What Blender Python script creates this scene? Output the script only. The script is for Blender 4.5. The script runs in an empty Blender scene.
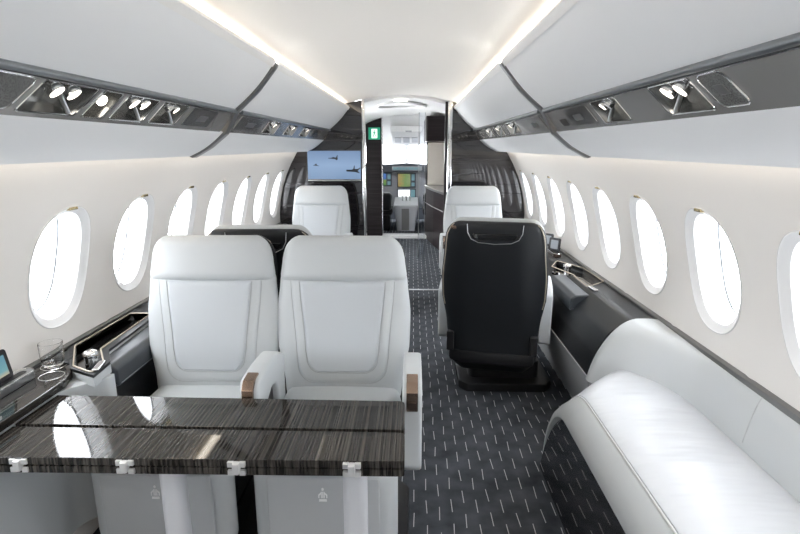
import bpy, bmesh, math, random
from mathutils import Vector, Matrix
random.seed(7)
PI = math.pi
COL = bpy.context.scene.collection
SC = bpy.context.scene

# ------------------------------------------------------------------ materials
def mat(name, color, rough=.5, metal=0., spec=.5, coat=0., emit=None, estr=0., bump=None):
    m = bpy.data.materials.new(name); m.use_nodes = True
    nt = m.node_tree; b = nt.nodes['Principled BSDF']
    b.inputs['Base Color'].default_value = (*color, 1)
    b.inputs['Roughness'].default_value = rough
    b.inputs['Metallic'].default_value = metal
    b.inputs['Specular IOR Level'].default_value = spec
    b.inputs['Coat Weight'].default_value = coat
    b.inputs['Coat Roughness'].default_value = .03
    if emit:
        b.inputs['Emission Color'].default_value = (*emit, 1)
        b.inputs['Emission Strength'].default_value = estr
    if bump:
        sc, st = bump
        tc = nt.nodes.new('ShaderNodeTexCoord')
        n = nt.nodes.new('ShaderNodeTexNoise'); n.inputs['Scale'].default_value = sc; n.inputs['Detail'].default_value = 4
        bp = nt.nodes.new('ShaderNodeBump'); bp.inputs['Strength'].default_value = st; bp.inputs['Distance'].default_value = .002
        nt.links.new(tc.outputs['Object'], n.inputs['Vector'])
        nt.links.new(n.outputs['Fac'], bp.inputs['Height'])
        nt.links.new(bp.outputs['Normal'], b.inputs['Normal'])
    return m

def wood(name, scale, c0, c1, rough=.06, coat=1., spec=.5):
    """striped lacquered veneer: thin light lines on near black"""
    m = mat(name, c0, rough, 0, spec, coat); nt = m.node_tree; b = nt.nodes['Principled BSDF']
    tc = nt.nodes.new('ShaderNodeTexCoord'); mp = nt.nodes.new('ShaderNodeMapping')
    mp.inputs['Scale'].default_value = scale
    n1 = nt.nodes.new('ShaderNodeTexNoise'); n1.inputs['Scale'].default_value = 1.; n1.inputs['Detail'].default_value = 1.5; n1.inputs['Roughness'].default_value = .5
    r = nt.nodes.new('ShaderNodeValToRGB')
    r.color_ramp.elements[0].position = .42; r.color_ramp.elements[0].color = (*c0, 1)
    r.color_ramp.elements[1].position = .66; r.color_ramp.elements[1].color = (*c1, 1)
    nt.links.new(tc.outputs['Object'], mp.inputs['Vector']); nt.links.new(mp.outputs['Vector'], n1.inputs['Vector'])
    nt.links.new(n1.outputs['Fac'], r.inputs['Fac']); nt.links.new(r.outputs['Color'], b.inputs['Base Color'])
    return m

def carpet_mat():
    m = mat('carpet', (.045, .05, .058), .95, 0, .1); nt = m.node_tree; L = nt.links; b = nt.nodes['Principled BSDF']
    def N(t): return nt.nodes.new(t)
    def math_(op, a, c=None, d=None):
        n = N('ShaderNodeMath'); n.operation = op
        for i, v in enumerate((a, c, d)):
            if v is None: continue
            if isinstance(v, (int, float)): n.inputs[i].default_value = v
            else: L.new(v, n.inputs[i])
        return n.outputs[0]
    tc = N('ShaderNodeTexCoord'); sp = N('ShaderNodeSeparateXYZ'); L.new(tc.outputs['Object'], sp.inputs[0])
    u = math_('DIVIDE', sp.outputs['X'], .055); iu = math_('FLOOR', u); fu = math_('SUBTRACT', u, iu)
    wn = N('ShaderNodeTexWhiteNoise'); wn.noise_dimensions = '1D'; L.new(iu, wn.inputs['W'])
    par = math_('MODULO', math_('ABSOLUTE', iu), 2.)
    off = math_('ADD', math_('MULTIPLY', par, .5), math_('MULTIPLY', wn.outputs['Value'], .3))
    v = math_('ADD', math_('DIVIDE', sp.outputs['Y'], .155), off); iv = math_('FLOOR', v); fv = math_('SUBTRACT', v, iv)
    cb = N('ShaderNodeCombineXYZ'); L.new(iu, cb.inputs[0]); L.new(iv, cb.inputs[1])
    w2 = N('ShaderNodeTexWhiteNoise'); w2.noise_dimensions = '2D'; L.new(cb.outputs[0], w2.inputs['Vector'])
    tilt = math_('MULTIPLY', math_('SUBTRACT', w2.outputs['Value'], .5), math_('MULTIPLY', math_('SUBTRACT', fv, .5), .35))
    du = math_('ABSOLUTE', math_('SUBTRACT', math_('ADD', fu, tilt), .5))
    dv = math_('ABSOLUTE', math_('SUBTRACT', fv, .5))
    a = math_('LESS_THAN', du, .032); c = math_('LESS_THAN', dv, .27)
    msk = math_('MULTIPLY', a, c)
    nz = N('ShaderNodeTexNoise'); nz.inputs['Scale'].default_value = 9; nz.inputs['Detail'].default_value = 8; L.new(tc.outputs['Object'], nz.inputs['Vector'])
    rp = N('ShaderNodeValToRGB'); rp.color_ramp.elements[0].position = .3; rp.color_ramp.elements[0].color = (.042, .047, .055, 1)
    rp.color_ramp.elements[1].position = .75; rp.color_ramp.elements[1].color = (.095, .103, .117, 1); L.new(nz.outputs['Fac'], rp.inputs['Fac'])
    mx = N('ShaderNodeMix'); mx.data_type = 'RGBA'; L.new(msk, mx.inputs['Factor']); L.new(rp.outputs['Color'], mx.inputs['A'])
    mx.inputs['B'].default_value = (.5, .51, .53, 1); L.new(mx.outputs['Result'], b.inputs['Base Color'])
    n2 = N('ShaderNodeTexNoise'); n2.inputs['Scale'].default_value = 500; bp = N('ShaderNodeBump'); bp.inputs['Strength'].default_value = .5; bp.inputs['Distance'].default_value = .003
    L.new(tc.outputs['Object'], n2.inputs['Vector']); L.new(n2.outputs['Fac'], bp.inputs['Height']); L.new(bp.outputs['Normal'], b.inputs['Normal'])
    return m

def pane_mat():
    m = bpy.data.materials.new('window_glass'); m.use_nodes = True; nt = m.node_tree
    for n in list(nt.nodes): nt.nodes.remove(n)
    o = nt.nodes.new('ShaderNodeOutputMaterial'); mx = nt.nodes.new('ShaderNodeMixShader')
    t = nt.nodes.new('ShaderNodeBsdfTransparent'); t.inputs[0].default_value = (.97, .98, 1, 1)
    g = nt.nodes.new('ShaderNodeBsdfGlossy'); g.inputs['Roughness'].default_value = .02
    mx.inputs[0].default_value = .06
    nt.links.new(t.outputs[0], mx.inputs[1]); nt.links.new(g.outputs[0], mx.inputs[2]); nt.links.new(mx.outputs[0], o.inputs[0])
    return m

def glass_mat():
    m = mat('clear_glass', (1, 1, 1), .0); b = m.node_tree.nodes['Principled BSDF']
    b.inputs['Transmission Weight'].default_value = 1.; b.inputs['IOR'].default_value = 1.33
    return m

def perforated(name, c, c2, sc):
    m = mat(name, c, .4, .6); nt = m.node_tree; b = nt.nodes['Principled BSDF']
    tc = nt.nodes.new('ShaderNodeTexCoord'); v = nt.nodes.new('ShaderNodeTexVoronoi'); v.inputs['Scale'].default_value = sc; v.inputs['Randomness'].default_value = 1.
    r = nt.nodes.new('ShaderNodeValToRGB'); r.color_ramp.elements[0].position = .3; r.color_ramp.elements[0].color = (*c2, 1)
    r.color_ramp.elements[1].position = .45; r.color_ramp.elements[1].color = (*c, 1)
    nt.links.new(tc.outputs['Object'], v.inputs['Vector']); nt.links.new(v.outputs['Distance'], r.inputs['Fac']); nt.links.new(r.outputs['Color'], b.inputs['Base Color'])
    return m

def screen_mat(name, cols, axis, estr=1., mottle=0.):
    """lit display with a colour ramp along one generated axis plus soft noise"""
    m = mat(name, (.02, .02, .02), .15); nt = m.node_tree; b = nt.nodes['Principled BSDF']
    tc = nt.nodes.new('ShaderNodeTexCoord'); sp = nt.nodes.new('ShaderNodeSeparateXYZ'); nt.links.new(tc.outputs['Generated'], sp.inputs[0])
    r = nt.nodes.new('ShaderNodeValToRGB'); el = r.color_ramp.elements
    while len(el) < len(cols): el.new(.5)
    for i, (p, c) in enumerate(cols):
        el[i].position = p; el[i].color = (*c, 1)
    if mottle:
        nz = nt.nodes.new('ShaderNodeTexNoise'); nz.inputs['Scale'].default_value = 6.; nz.inputs['Detail'].default_value = 4
        mm = nt.nodes.new('ShaderNodeMix'); mm.inputs[0].default_value = mottle
        nt.links.new(tc.outputs['Generated'], nz.inputs['Vector']); nt.links.new(sp.outputs[axis], mm.inputs[2]); nt.links.new(nz.outputs['Fac'], mm.inputs[3])
        nt.links.new(mm.outputs[0], r.inputs['Fac'])
    else:
        nt.links.new(sp.outputs[axis], r.inputs['Fac'])
    nt.links.new(r.outputs['Color'], b.inputs['Emission Color'])
    b.inputs['Emission Strength'].default_value = estr
    return m

M = dict(
    leather=mat('pale_leather', (.54, .565, .58), .42, 0, .4, bump=(420, .12)),
    leather_panel=mat('pale_leather_insert', (.535, .565, .595), .42, 0, .4, bump=(420, .12)),
    leather_grey=mat('grey_leather', (.48, .495, .51), .5, 0, .4, bump=(420, .12)),
    leather_white=mat('white_leather', (.56, .58, .61), .33, 0, .45, bump=(300, .1)),
    black_leather=mat('black_leather', (.014, .016, .019), .36, 0, .38, bump=(500, .1)),
    black=mat('black_plastic', (.012, .012, .014), .45),
    black_gloss=mat('black_gloss', (.012, .012, .013), .04, 0, .6, 1.),
    slate=mat('slate_leather', (.036, .042, .05), .38, 0, .5, bump=(500, .1)),
    wall=mat('cream_wall', (.81, .79, .765), .6, 0, .3),
    ceiling=mat('ceiling_white', (.78, .755, .72), .65, 0, .25),
    bin=mat('bin_grey', (.80, .805, .81), .55, 0, .3, bump=(500, .06)),
    bin_lip=mat('bin_lip', (.78, .77, .75), .5),
    white=mat('white_plastic', (.66, .66, .66), .4),
    chrome=mat('chrome', (.8, .8, .8), .12, 1.),
    hinge=mat('satin_hinge', (.78, .78, .78), .35, .6), post=mat('table_leg', (.60, .61, .64), .35, 0, .4),
    band=mat('divan_band_leather', (.37, .385, .39), .5, 0, .4, bump=(420, .12)),
    seam=mat('seam_grey', (.42, .435, .45), .6),
    emblem=mat('emblem_white', (.9, .9, .9), .5),
    steel=mat('brushed_steel', (.5, .51, .52), .3, 1.),
    bronze=mat('rose_bronze', (.36, .26, .2), .22, 1.),
    bronze_dark=mat('dark_bronze', (.12, .085, .07), .25, .8),
    strip=mat('service_strip', (.33, .325, .315), .24, .55, .5, .3),
    well=mat('light_well', (.4, .4, .39), .18, .9),
    trim=mat('divider_band', (.21, .21, .21), .3, .7),
    rail=mat('rail_bluegrey', (.2, .215, .23), .3, .6),
    beige=mat('beige_rim', (.5, .44, .35), .3, .4),
    gold=mat('brass_latch', (.55, .45, .25), .25, 1.),
    wood_y=wood('ebony_lengthwise', (135, .5, 9), (.012, .0105, .0095), (.072, .065, .058), .045, 0., .42),
    wood_p=wood('ebony_partition', (1.0, 1.0, 70), (.009, .008, .0095), (.03, .027, .03), .05, 1.),
    wood_c=wood('ebony_cabinet', (1.0, 1.0, 40), (.014, .010, .011), (.022, .017, .018), .35, .0, .15),
    carpet=carpet_mat(),
    pane=pane_mat(), glass=glass_mat(),
    grille=perforated('speaker_mesh', (.2, .2, .195), (.06, .06, .06), 320),
    lens=mat('lamp_lens', (1, .97, .9), .3, emit=(1, .93, .82), estr=3.),
    dome=mat('dome_lens', (1, 1, 1), .4, emit=(1, .97, .95), estr=.25),
    cove=mat('cove_glow', (1, .9, .75), .5, emit=(1, .86, .66), estr=1.6),
    under=mat('under_bin_glow', (1, .9, .75), .5, emit=(1, .88, .72), estr=3.6),
    dash=mat('cockpit_grey', (.40, .41, .44), .5),
    dash_dark=mat('glareshield', (.10, .11, .13), .6),
    cockpit_white=mat('cockpit_lining', (.80, .80, .80), .6),
    green=mat('exit_green', (.0, .25, .13), .4, emit=(0, .30, .17), estr=.4),
    sign_white=mat('exit_white', (.8, .85, .8), .4, emit=(.8, .95, .85), estr=.8),
    mirror=mat('mirror_reflection_beige', (.62, .575, .51), .25, .1),  # beige that the galley mirror reflects, painted as its base colour
    jet=mat('screen_silhouette', (.02, .025, .03), .5),
    tv=screen_mat('tv_picture', [(0, (.17, .27, .43)), (.5, (.24, .36, .55)), (1, (.16, .25, .41))], 'Z', .72),
    tablet=screen_mat('tablet_picture', [(0, (.5, .45, .32)), (.25, (.16, .38, .42)), (1, (.08, .25, .35))], 'Z', .6),
    icon=mat('screen_icon', (.8, .8, .8), .4, emit=(.9, .9, .9), estr=.6),
    pfd=screen_mat('flight_display', [(0, (.1, .25, .1)), (.45, (.25, .35, .1)), (.55, (.1, .2, .5)), (1, (.12, .25, .6))], 'Z', .6),
    mapd=screen_mat('map_display', [(0, (.50, .28, .12)), (.35, (.42, .36, .14)), (.55, (.22, .36, .14)), (1, (.42, .44, .26))], 'X', .5, .45),
    whited=mat('bright_display', (.7, .7, .7), .3, emit=(.75, .78, .8), estr=.8),
    cyan=mat('key_legends', (.2, .35, .4), .3, emit=(.25, .45, .5), estr=.2),
)
# soft wrinkles on the divan cushion
def wrinkles():
    nt = M['leather_white'].node_tree; b = nt.nodes['Principled BSDF']
    tc = nt.nodes.new('ShaderNodeTexCoord'); mp = nt.nodes.new('ShaderNodeMapping'); mp.inputs['Scale'].default_value = (1.2, 7, 1)
    n = nt.nodes.new('ShaderNodeTexNoise'); n.inputs['Scale'].default_value = 1.; n.inputs['Detail'].default_value = 3
    bp = nt.nodes.new('ShaderNodeBump'); bp.inputs['Strength'].default_value = .6; bp.inputs['Distance'].default_value = .03
    nt.links.new(tc.outputs['Object'], mp.inputs['Vector']); nt.links.new(mp.outputs['Vector'], n.inputs['Vector']); nt.links.new(n.outputs['Fac'], bp.inputs['Height'])
    nt.links.new(bp.outputs['Normal'], b.inputs['Normal'])
wrinkles()

# ------------------------------------------------------------------ mesh helpers
def smoothen(bm, ang=38):
    bmesh.ops.recalc_face_normals(bm, faces=bm.faces[:])
    for f in bm.faces: f.smooth = True
    lim = math.radians(ang)
    for e in bm.edges:
        if len(e.link_faces) == 2:
            e.smooth = e.calc_face_angle(0) < lim

def build(name, bm, m, parent=None, loc=None, ang=38, recalc=True):
    if recalc: smoothen(bm, ang)
    me = bpy.data.meshes.new(name); bm.to_mesh(me); bm.free()
    me.materials.append(M[m] if isinstance(m, str) else m)
    o = bpy.data.objects.new(name, me); COL.objects.link(o)
    if parent: o.parent = parent
    if loc: o.location = loc
    if recalc:
        wn = o.modifiers.new('even_normals', 'WEIGHTED_NORMAL'); wn.keep_sharp = True; wn.weight = 80
    return o

def tag(o, label=None, cat=None, group=None, kind=None):
    if label: o['label'] = label
    if cat: o['category'] = cat
    if group: o['group'] = group
    if kind: o['kind'] = kind
    return o

def empty(name, loc=(0, 0, 0), rz=0., label=None, cat=None, group=None):
    o = bpy.data.objects.new(name, None); COL.objects.link(o)
    o.location = loc; o.rotation_euler = (0, 0, rz); o.empty_display_size = .1
    return tag(o, label, cat, group)

def struct(name, bm, m, parent=None, **k):
    o = build(name, bm, m, parent, **k)
    if not parent: o['kind'] = 'structure'
    return o

def dup(root, loc, rz, label, group=None, skip=()):
    r = root.copy(); COL.objects.link(r); r.location = loc; r.rotation_euler = (0, 0, rz); r['label'] = label
    if group: r['group'] = group
    for ch in list(root.children):
        if ch in skip: continue
        c = ch.copy(); COL.objects.link(c); c.parent = r
        for g in list(ch.children):
            if g in skip: continue
            d = g.copy(); COL.objects.link(d); d.parent = c
    return r

def NB(): return bmesh.new()

def box(bm, lo, hi, bev=0., seg=2, mtx=None):
    r = bmesh.ops.create_cube(bm, size=1.)
    vs = r['verts']
    for v in vs:
        v.co = Vector([lo[i] + (v.co[i] + .5) * (hi[i] - lo[i]) for i in range(3)])
    if bev:
        es = list({e for v in vs for e in v.link_edges})
        rr = bmesh.ops.bevel(bm, geom=es, offset=bev, segments=seg, profile=.6, affect='EDGES')
        vs = list({v for f in rr['faces'] for v in f.verts} | {v for v in vs if v.is_valid})
    if mtx: bmesh.ops.transform(bm, matrix=mtx, verts=[v for v in vs if v.is_valid])
    return bm

def prism(bm, pts, axis, a, b, bev=0., seg=2, mtx=None):
    """polygon pts (2-D) extruded along axis ('x': pts are (y,z); 'y': (x,z); 'z': (x,y)) from a to b"""
    def P(p, t):
        return {'x': (t, p[0], p[1]), 'y': (p[0], t, p[1]), 'z': (p[0], p[1], t)}[axis]
    A = [bm.verts.new(P(p, a)) for p in pts]; B = [bm.verts.new(P(p, b)) for p in pts]
    n = len(pts); fs = [bm.faces.new(A), bm.faces.new(B[::-1])]
    for i in range(n): fs.append(bm.faces.new((A[i], B[i], B[(i + 1) % n], A[(i + 1) % n])))
    vs = A + B
    if bev:
        bmesh.ops.recalc_face_normals(bm, faces=fs)
        es = list(set(fs[0].edges) | set(fs[1].edges))
        rr = bmesh.ops.bevel(bm, geom=es, offset=bev, segments=seg, profile=.6, affect='EDGES')
        vs = list({v for v in vs if v.is_valid} | {v for f in rr['faces'] for v in f.verts})
    if mtx: bmesh.ops.transform(bm, matrix=mtx, verts=vs)
    return bm

def rings(bm, rs, closed=True, caps=True):
    """loft through rings of equal length"""
    R = [[bm.verts.new(p) for p in r] for r in rs]; n = len(rs[0])
    for a, b in zip(R, R[1:]):
        for i in range(n if closed else n - 1):
            j = (i + 1) % n
            bm.faces.new((a[i], b[i], b[j], a[j]))
    if caps and closed:
        bm.faces.new(R[0]); bm.faces.new(R[-1][::-1])
    return bm

def tube(bm, pts, r, n=10, closed=False):
    pts = [Vector(p) for p in pts]; N = len(pts); rs = []
    up = Vector((0, 0, 1)); prev = None
    for i, p in enumerate(pts):
        if closed: d = (pts[(i + 1) % N] - pts[i - 1])
        else: d = (pts[min(i + 1, N - 1)] - pts[max(i - 1, 0)])
        d.normalize()
        if prev is None:
            s = d.cross(up) if abs(d.dot(up)) < .95 else d.cross(Vector((1, 0, 0)))
        else:
            s = prev - d * prev.dot(d)
        s.normalize(); prev = s; t = d.cross(s)
        rr = r[i] if isinstance(r, (list, tuple)) else r
        rs.append([p + (s * math.cos(2 * PI * k / n) + t * math.sin(2 * PI * k / n)) * rr for k in range(n)])
    if closed: rs.append(rs[0])
    rings(bm, rs, True, not closed)
    if closed: bmesh.ops.remove_doubles(bm, verts=bm.verts[:], dist=1e-6)
    return bm

def lathe(bm, prof, n=28, c=(0, 0, 0)):
    rs = [[(c[0] + max(r, 1e-4) * math.cos(2 * PI * k / n), c[1] + max(r, 1e-4) * math.sin(2 * PI * k / n), c[2] + z) for k in range(n)] for r, z in prof]
    return rings(bm, rs)

def rrect(w, h, r, n=5, cx=0., cy=0.):
    pts = []
    for sx, sy, a0 in ((1, 1, 0), (-1, 1, PI / 2), (-1, -1, PI), (1, -1, 1.5 * PI)):
        for k in range(n + 1):
            a = a0 + k * PI / 2 / n
            pts.append((cx + sx * (w / 2 - r) + r * math.cos(a), cy + sy * (h / 2 - r) + r * math.sin(a)))
    return pts

def fillet(poly, rad, n=5):
    """round the corners of a closed 2-D polygon; rad a number or a list"""
    out = []; N = len(poly)
    for i in range(N):
        r = rad[i] if isinstance(rad, (list, tuple)) else rad
        p0, p, p1 = Vector(poly[i - 1]), Vector(poly[i]), Vector(poly[(i + 1) % N])
        if r <= 0: out.append(tuple(p)); continue
        a, b = (p0 - p), (p1 - p); la, lb = a.length, b.length; a.normalize(); b.normalize()
        half = a.angle(b) / 2; t = min(r / math.tan(half), la * .49, lb * .49)
        s, e = p + a * t, p + b * t
        for k in range(n + 1):
            q = k / n; out.append(tuple(s * (1 - q) ** 2 + p * 2 * q * (1 - q) + e * q ** 2))
    return out

def lerp_tab(tab):
    def f(z):
        if z <= tab[0][0]: return tab[0][1]
        for (a, va), (b, vb) in zip(tab, tab[1:]):
            if z <= b:
                t = (z - a) / (b - a); t = t * t * (3 - 2 * t) * .5 + t * .5
                return va + (vb - va) * t
        return tab[-1][1]
    return f

def pillow(bm, hw, z0, z1, r0, r1, yf, yb, re=.03, nx=18, nz=18, crown=0., mtx=None, cx=0.):
    """soft slab whose outline is +-hw(z) between z0 and z1; front face y=yf(x,z), back face y=yb(x,z)"""
    zs = [z0 + (z1 - z0) * (.5 - .5 * math.cos(PI * k / nz)) for k in range(nz + 1)]
    us = [-math.cos(PI * k / nx) for k in range(nx + 1)]
    F, B = [], []; allv = []
    for z in zs:
        h = hw(z)
        for d, r in ((z - z0, r0), (z1 - z, r1)):
            if r > 0 and d < r: h -= r - math.sqrt(max(0, r * r - (r - d) ** 2))
        fr, br = [], []
        for u in us:
            x = u * h; e = min(h - abs(x), z - z0, z1 - z)
            p = math.sqrt(max(0, 1 - (1 - min(max(e, 0) / re, 1)) ** 2))
            a, c = yf(x, z), yb(x, z); m_ = (a + c) / 2
            a -= crown * (1 - u * u) * max(0, 1 - ((z - (z0 + z1) / 2) / ((z1 - z0) / 2)) ** 2)
            fr.append(bm.verts.new((x + cx, m_ + (a - m_) * p, z))); br.append(bm.verts.new((x + cx, m_ + (c - m_) * p, z)))
        F.append(fr); B.append(br); allv += fr + br
    for i in range(nz):
        for j in range(nx):
            bm.faces.new((F[i][j], F[i][j + 1], F[i + 1][j + 1], F[i + 1][j]))
            bm.faces.new((B[i][j], B[i + 1][j], B[i + 1][j + 1], B[i][j + 1]))
    if mtx: bmesh.ops.transform(bm, matrix=mtx, verts=allv)
    bmesh.ops.remove_doubles(bm, verts=allv, dist=1e-5)
    bmesh.ops.dissolve_degenerate(bm, dist=1e-6, edges=bm.edges[:])
    return bm

# ------------------------------------------------------------------ cabin constants
R, CZ = 1.37, .72                         # side wall is an arc of this radius about height CZ
PITCH = .577; WY = [2.062 + PITCH * k for k in range(-7, 7)]
Y0, Y1 = WY[0] - PITCH / 2 - .1, 5.80     # cabin from aft wall to forward partition
TH0 = .2425; HA, HB = .262, .186           # window centre angle, half height (arc), half width
def wp(s, y, a, out=0.): return (s * (R + out) * math.cos(a), y, CZ + (R + out) * math.sin(a))
def sell(a, n=2.3):
    c, s_ = math.cos(a), math.sin(a)
    return math.copysign(abs(c) ** (2 / n), c), math.copysign(abs(s_) ** (2 / n), s_)
NW = 48

# ------------------------------------------------------------------ room shell
bm = NB(); box(bm, (-1.25, Y0, -.05), (1.25, 11.4, 0)); struct('floor', bm, 'carpet')
bm = NB(); box(bm, (-.52, 5.50, .0), (.62, 5.535, .006), .002); struct('trim_1', bm, 'steel')

ANG_LO, ANG_HI = -.556, 1.09
def side_wall(s, name):
    bm = NB()
    bays = [(y - PITCH / 2, y + PITCH / 2, y) for y in WY]
    bays[0] = (Y0, bays[0][1], bays[0][2]); bays[-1] = (bays[-1][0], Y1 + .02, bays[-1][2])
    alo, ahi = TH0 - .33, TH0 + .33
    for y0, y1, yc in bays:
        # rectangle perimeter sampled in step with the hole outline
        rs = []
        hole = [(yc + HB * sell(2 * PI * k / NW)[0], TH0 + HA / R * sell(2 * PI * k / NW)[1]) for k in range(NW)]
        outer = []
        for k in range(NW):
            c, d = math.cos(2 * PI * k / NW), math.sin(2 * PI * k / NW); m_ = max(abs(c), abs(d)); c /= m_; d /= m_
            outer.append((yc + c * (y1 - yc if c > 0 else yc - y0), TH0 + d * (ahi - TH0)))
        for t in (0, .08, .3, .6, 1):
            rs.append([wp(s, h[0] + (o[0] - h[0]) * t, h[1] + (o[1] - h[1]) * t) for h, o in zip(hole, outer)])
        rings(bm, rs, True, False)
    ys = [Y0 + (Y1 + .02 - Y0) * k / 8 for k in range(9)]
    for a0, a1, n in ((ANG_LO, alo, 8), (ahi, ANG_HI, 10)):
        rings(bm, [[wp(s, y, a0 + (a1 - a0) * i / n) for y in ys] for i in range(n + 1)], False, False)
    bmesh.ops.remove_doubles(bm, verts=bm.verts[:], dist=1e-5)
    return struct(name, bm, 'wall', ang=60)
side_wall(-1, 'wall_left'); side_wall(1, 'wall_right')

def window(s, yc, n):
    def ring(fw, fh, out): return [wp(s, yc + fw * sell(2 * PI * k / NW)[0], TH0 + fh / R * sell(2 * PI * k / NW)[1], out) for k in range(NW)]
    bm = NB()   # lip, curved reveal and inner rabbet
    rings(bm, [ring(HB + .003, HA + .003, .002), ring(HB + .002, HA + .002, -.002), ring(HB - .002, HA - .002, -.003), ring(HB - .006, HA - .006, .001),
               ring(HB - .034, HA - .034, .016), ring(HB - .036, HA - .036, .020), ring(HB - .037, HA - .037, .034), ring(HB - .040, HA - .040, .036), ring(HB - .041, HA - .041, .06), ring(HB - .042, HA - .043, .09), ring(HB - .045, HA - .047, .112)], True, False)
    w = build('window_%d' % n, bm, 'white', ang=28); w['kind'] = 'structure'
    bm = NB(); tube(bm, ring(HB - .047, HA - .049, .113), .0035, 6, True); build('seal', bm, 'rail', w)
    bm = NB(); p = ring(HB - .045, HA - .047, .116); q = ring(HB - .045, HA - .047, .120)
    rings(bm, [p, q]); build('pane', bm, 'pane', w)
    a = TH0 + (HA - .012) / R
    bm = NB(); c = Vector(wp(s, yc, a + .002, .004))
    box(bm, (c.x - .013, c.y - .026, c.z - .007), (c.x + .013, c.y + .026, c.z + .006), .004); build('shade_latch', bm, 'gold', w)
n = 0
for s in (-1, 1):
    for y in WY:
        n += 1; window(s, y, n)

# ceiling arc from cove to cove, carried on over the vestibule
def ceil_pts(hw, ze, zc, n=16, t=.02):
    up = [(-hw + 2 * hw * k / n, ze + (zc - ze) * (1 - ((2 * k / n) - 1) ** 2)) for k in range(n + 1)]
    return up + [(x, z + t) for x, z in up[::-1]]
bm = NB(); prism(bm, ceil_pts(.66, 1.962, 2.075), 'y', Y0, 5.84); struct('ceiling', bm, 'ceiling', ang=60)
bm = NB(); box(bm, (-1.4, Y0 - .05, 0), (1.4, Y0, 2.2)); struct('wall_back', bm, 'wall')

cv = lambda x: 1.50 + .56 * (1 - (x / 1.3) ** 2)
bm = NB(); xs = [-.43 + .97 * k / 12 for k in range(13)]
prism(bm, [(x, cv(x) - .012) for x in xs] + [(x, 2.12) for x in xs[::-1]], 'y', 5.842, 5.87); struct('trim_15', bm, 'cockpit_white', ang=60)
# forward partition: two lacquered halves either side of the aisle opening
def partition(name, pts, y0, y1, m='wood_p'):
    bm = NB(); prism(bm, pts, 'y', y0, y1); return struct(name, bm, m, ang=25)
arc = lambda s, a0, a1, n: [(s * R * math.cos(a0 + (a1 - a0) * k / n), CZ + R * math.sin(a0 + (a1 - a0) * k / n)) for k in range(n + 1)]
partition('wall_front_left', [(-.425, 0)] + arc(-1, -.55, 1.09, 16) + [(-.60, 1.985), (-.425, 2.02)], 5.80, 5.86)
partition('wall_front_right', [(.535, 0)] + arc(1, -.55, 1.09, 16) + [(.60, 1.985), (.535, 2.0)], 5.80, 5.86)
bm = NB(); prism(bm, rrect(.034, .11, .012, 4, -.408, 5.785), 'z', 0, 2.025); struct('trim_2', bm, 'chrome')
bm = NB(); prism(bm, rrect(.05, .11, .015, 4, .52, 5.785), 'z', 0, 2.005); struct('trim_3', bm, 'chrome')
bm = NB(); prism(bm, [(.497, 5.77), (.497, 5.89), (.47, 5.87), (.47, 5.79)], 'z', 0, 2.0); struct('trim_4', bm, 'wood_c')

# ------------------------------------------------------------------ overhead bins, service strips, glowing coves
PA, PB, PC, PD = (.556, 1.945), (.784, 1.708), (.842, 1.604), (1.025, 1.482)
def bin_unit(s, y0, y1, label):
    b = empty('overhead_bin', (s * .8, (y0 + y1) / 2, 1.7), 0, label, 'overhead bin', 'overhead bins along both walls')
    inv = Matrix.Translation(-Vector(b.location))
    up = []
    for k in range(13):                                     # gently bellied door
        t = k / 12; x = PA[0] + (PB[0] - PA[0]) * t; z = PA[1] + (PB[1] - PA[1]) * t; g = .014 * math.sin(PI * t)
        up.append((s * (x - g * .7), z - g * .7))
    door = up + [(s * (PB[0] + .018), PB[1] + .006), (s * (PA[0] + .05), PA[1] + .004)]
    bm = NB(); prism(bm, door, 'y', y0, y1, .004, 2, inv); build('bin_door', bm, 'bin', b, ang=40)
    lip = [(s * (PA[0] - .002), PA[1] - .004), (s * (PA[0] + .016), PA[1] - .03), (s * (PA[0] + .045), PA[1] + .004), (s * (PA[0] + .01), PA[1] + .014)]
    bm = NB(); prism(bm, lip, 'y', y0, y1, 0, 2, inv); build('lip', bm, 'bin_lip', b)
    low = []
    for k in range(9):
        t = k / 8; g = .012 * math.sin(PI * t)
        low.append((s * (PC[0] + (PD[0] - PC[0]) * t - g * .55), PC[1] + (PD[1] - PC[1]) * t - g * .8))
    low = low + [(s * (PD[0] + .02), PD[1] + .012), (s * (PC[0] + .022), PC[1] + .012)]
    bm = NB(); prism(bm, low, 'y', y0, y1, .004, 2, inv); build('lower_panel', bm, 'bin', b, ang=40)
YD = 2.745
bin_unit(-1, Y0 + .01, YD - .03, 'pale grey overhead bin nearest the camera on the tablet side, over the foreground table')
bin_unit(-1, YD + .03, 5.79, 'pale grey overhead bin on the television side, running up to the dark partition')
bin_unit(1, Y0 + .01, YD - .03, 'pale grey overhead bin nearest the camera, above the white divan')
bin_unit(1, YD + .03, 5.79, 'pale grey overhead bin above the black seat back, running up to the dark partition')
# dark bands that cross the bins between the units
for i, s in enumerate((-1, 1)):
    prof = [PA, (.665, 1.815), PB, PC, (.93, 1.535), PD]
    pts = [(s * (x - .010), z - .010) for x, z in prof] + [(s * (x + .03), z + .012) for x, z in prof[::-1]]
    bm = NB(); prism(bm, fillet(pts, .02, 3), 'y', YD - .027, YD + .027, .006); struct('trim_%d' % (5 + i), bm, 'trim')

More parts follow.
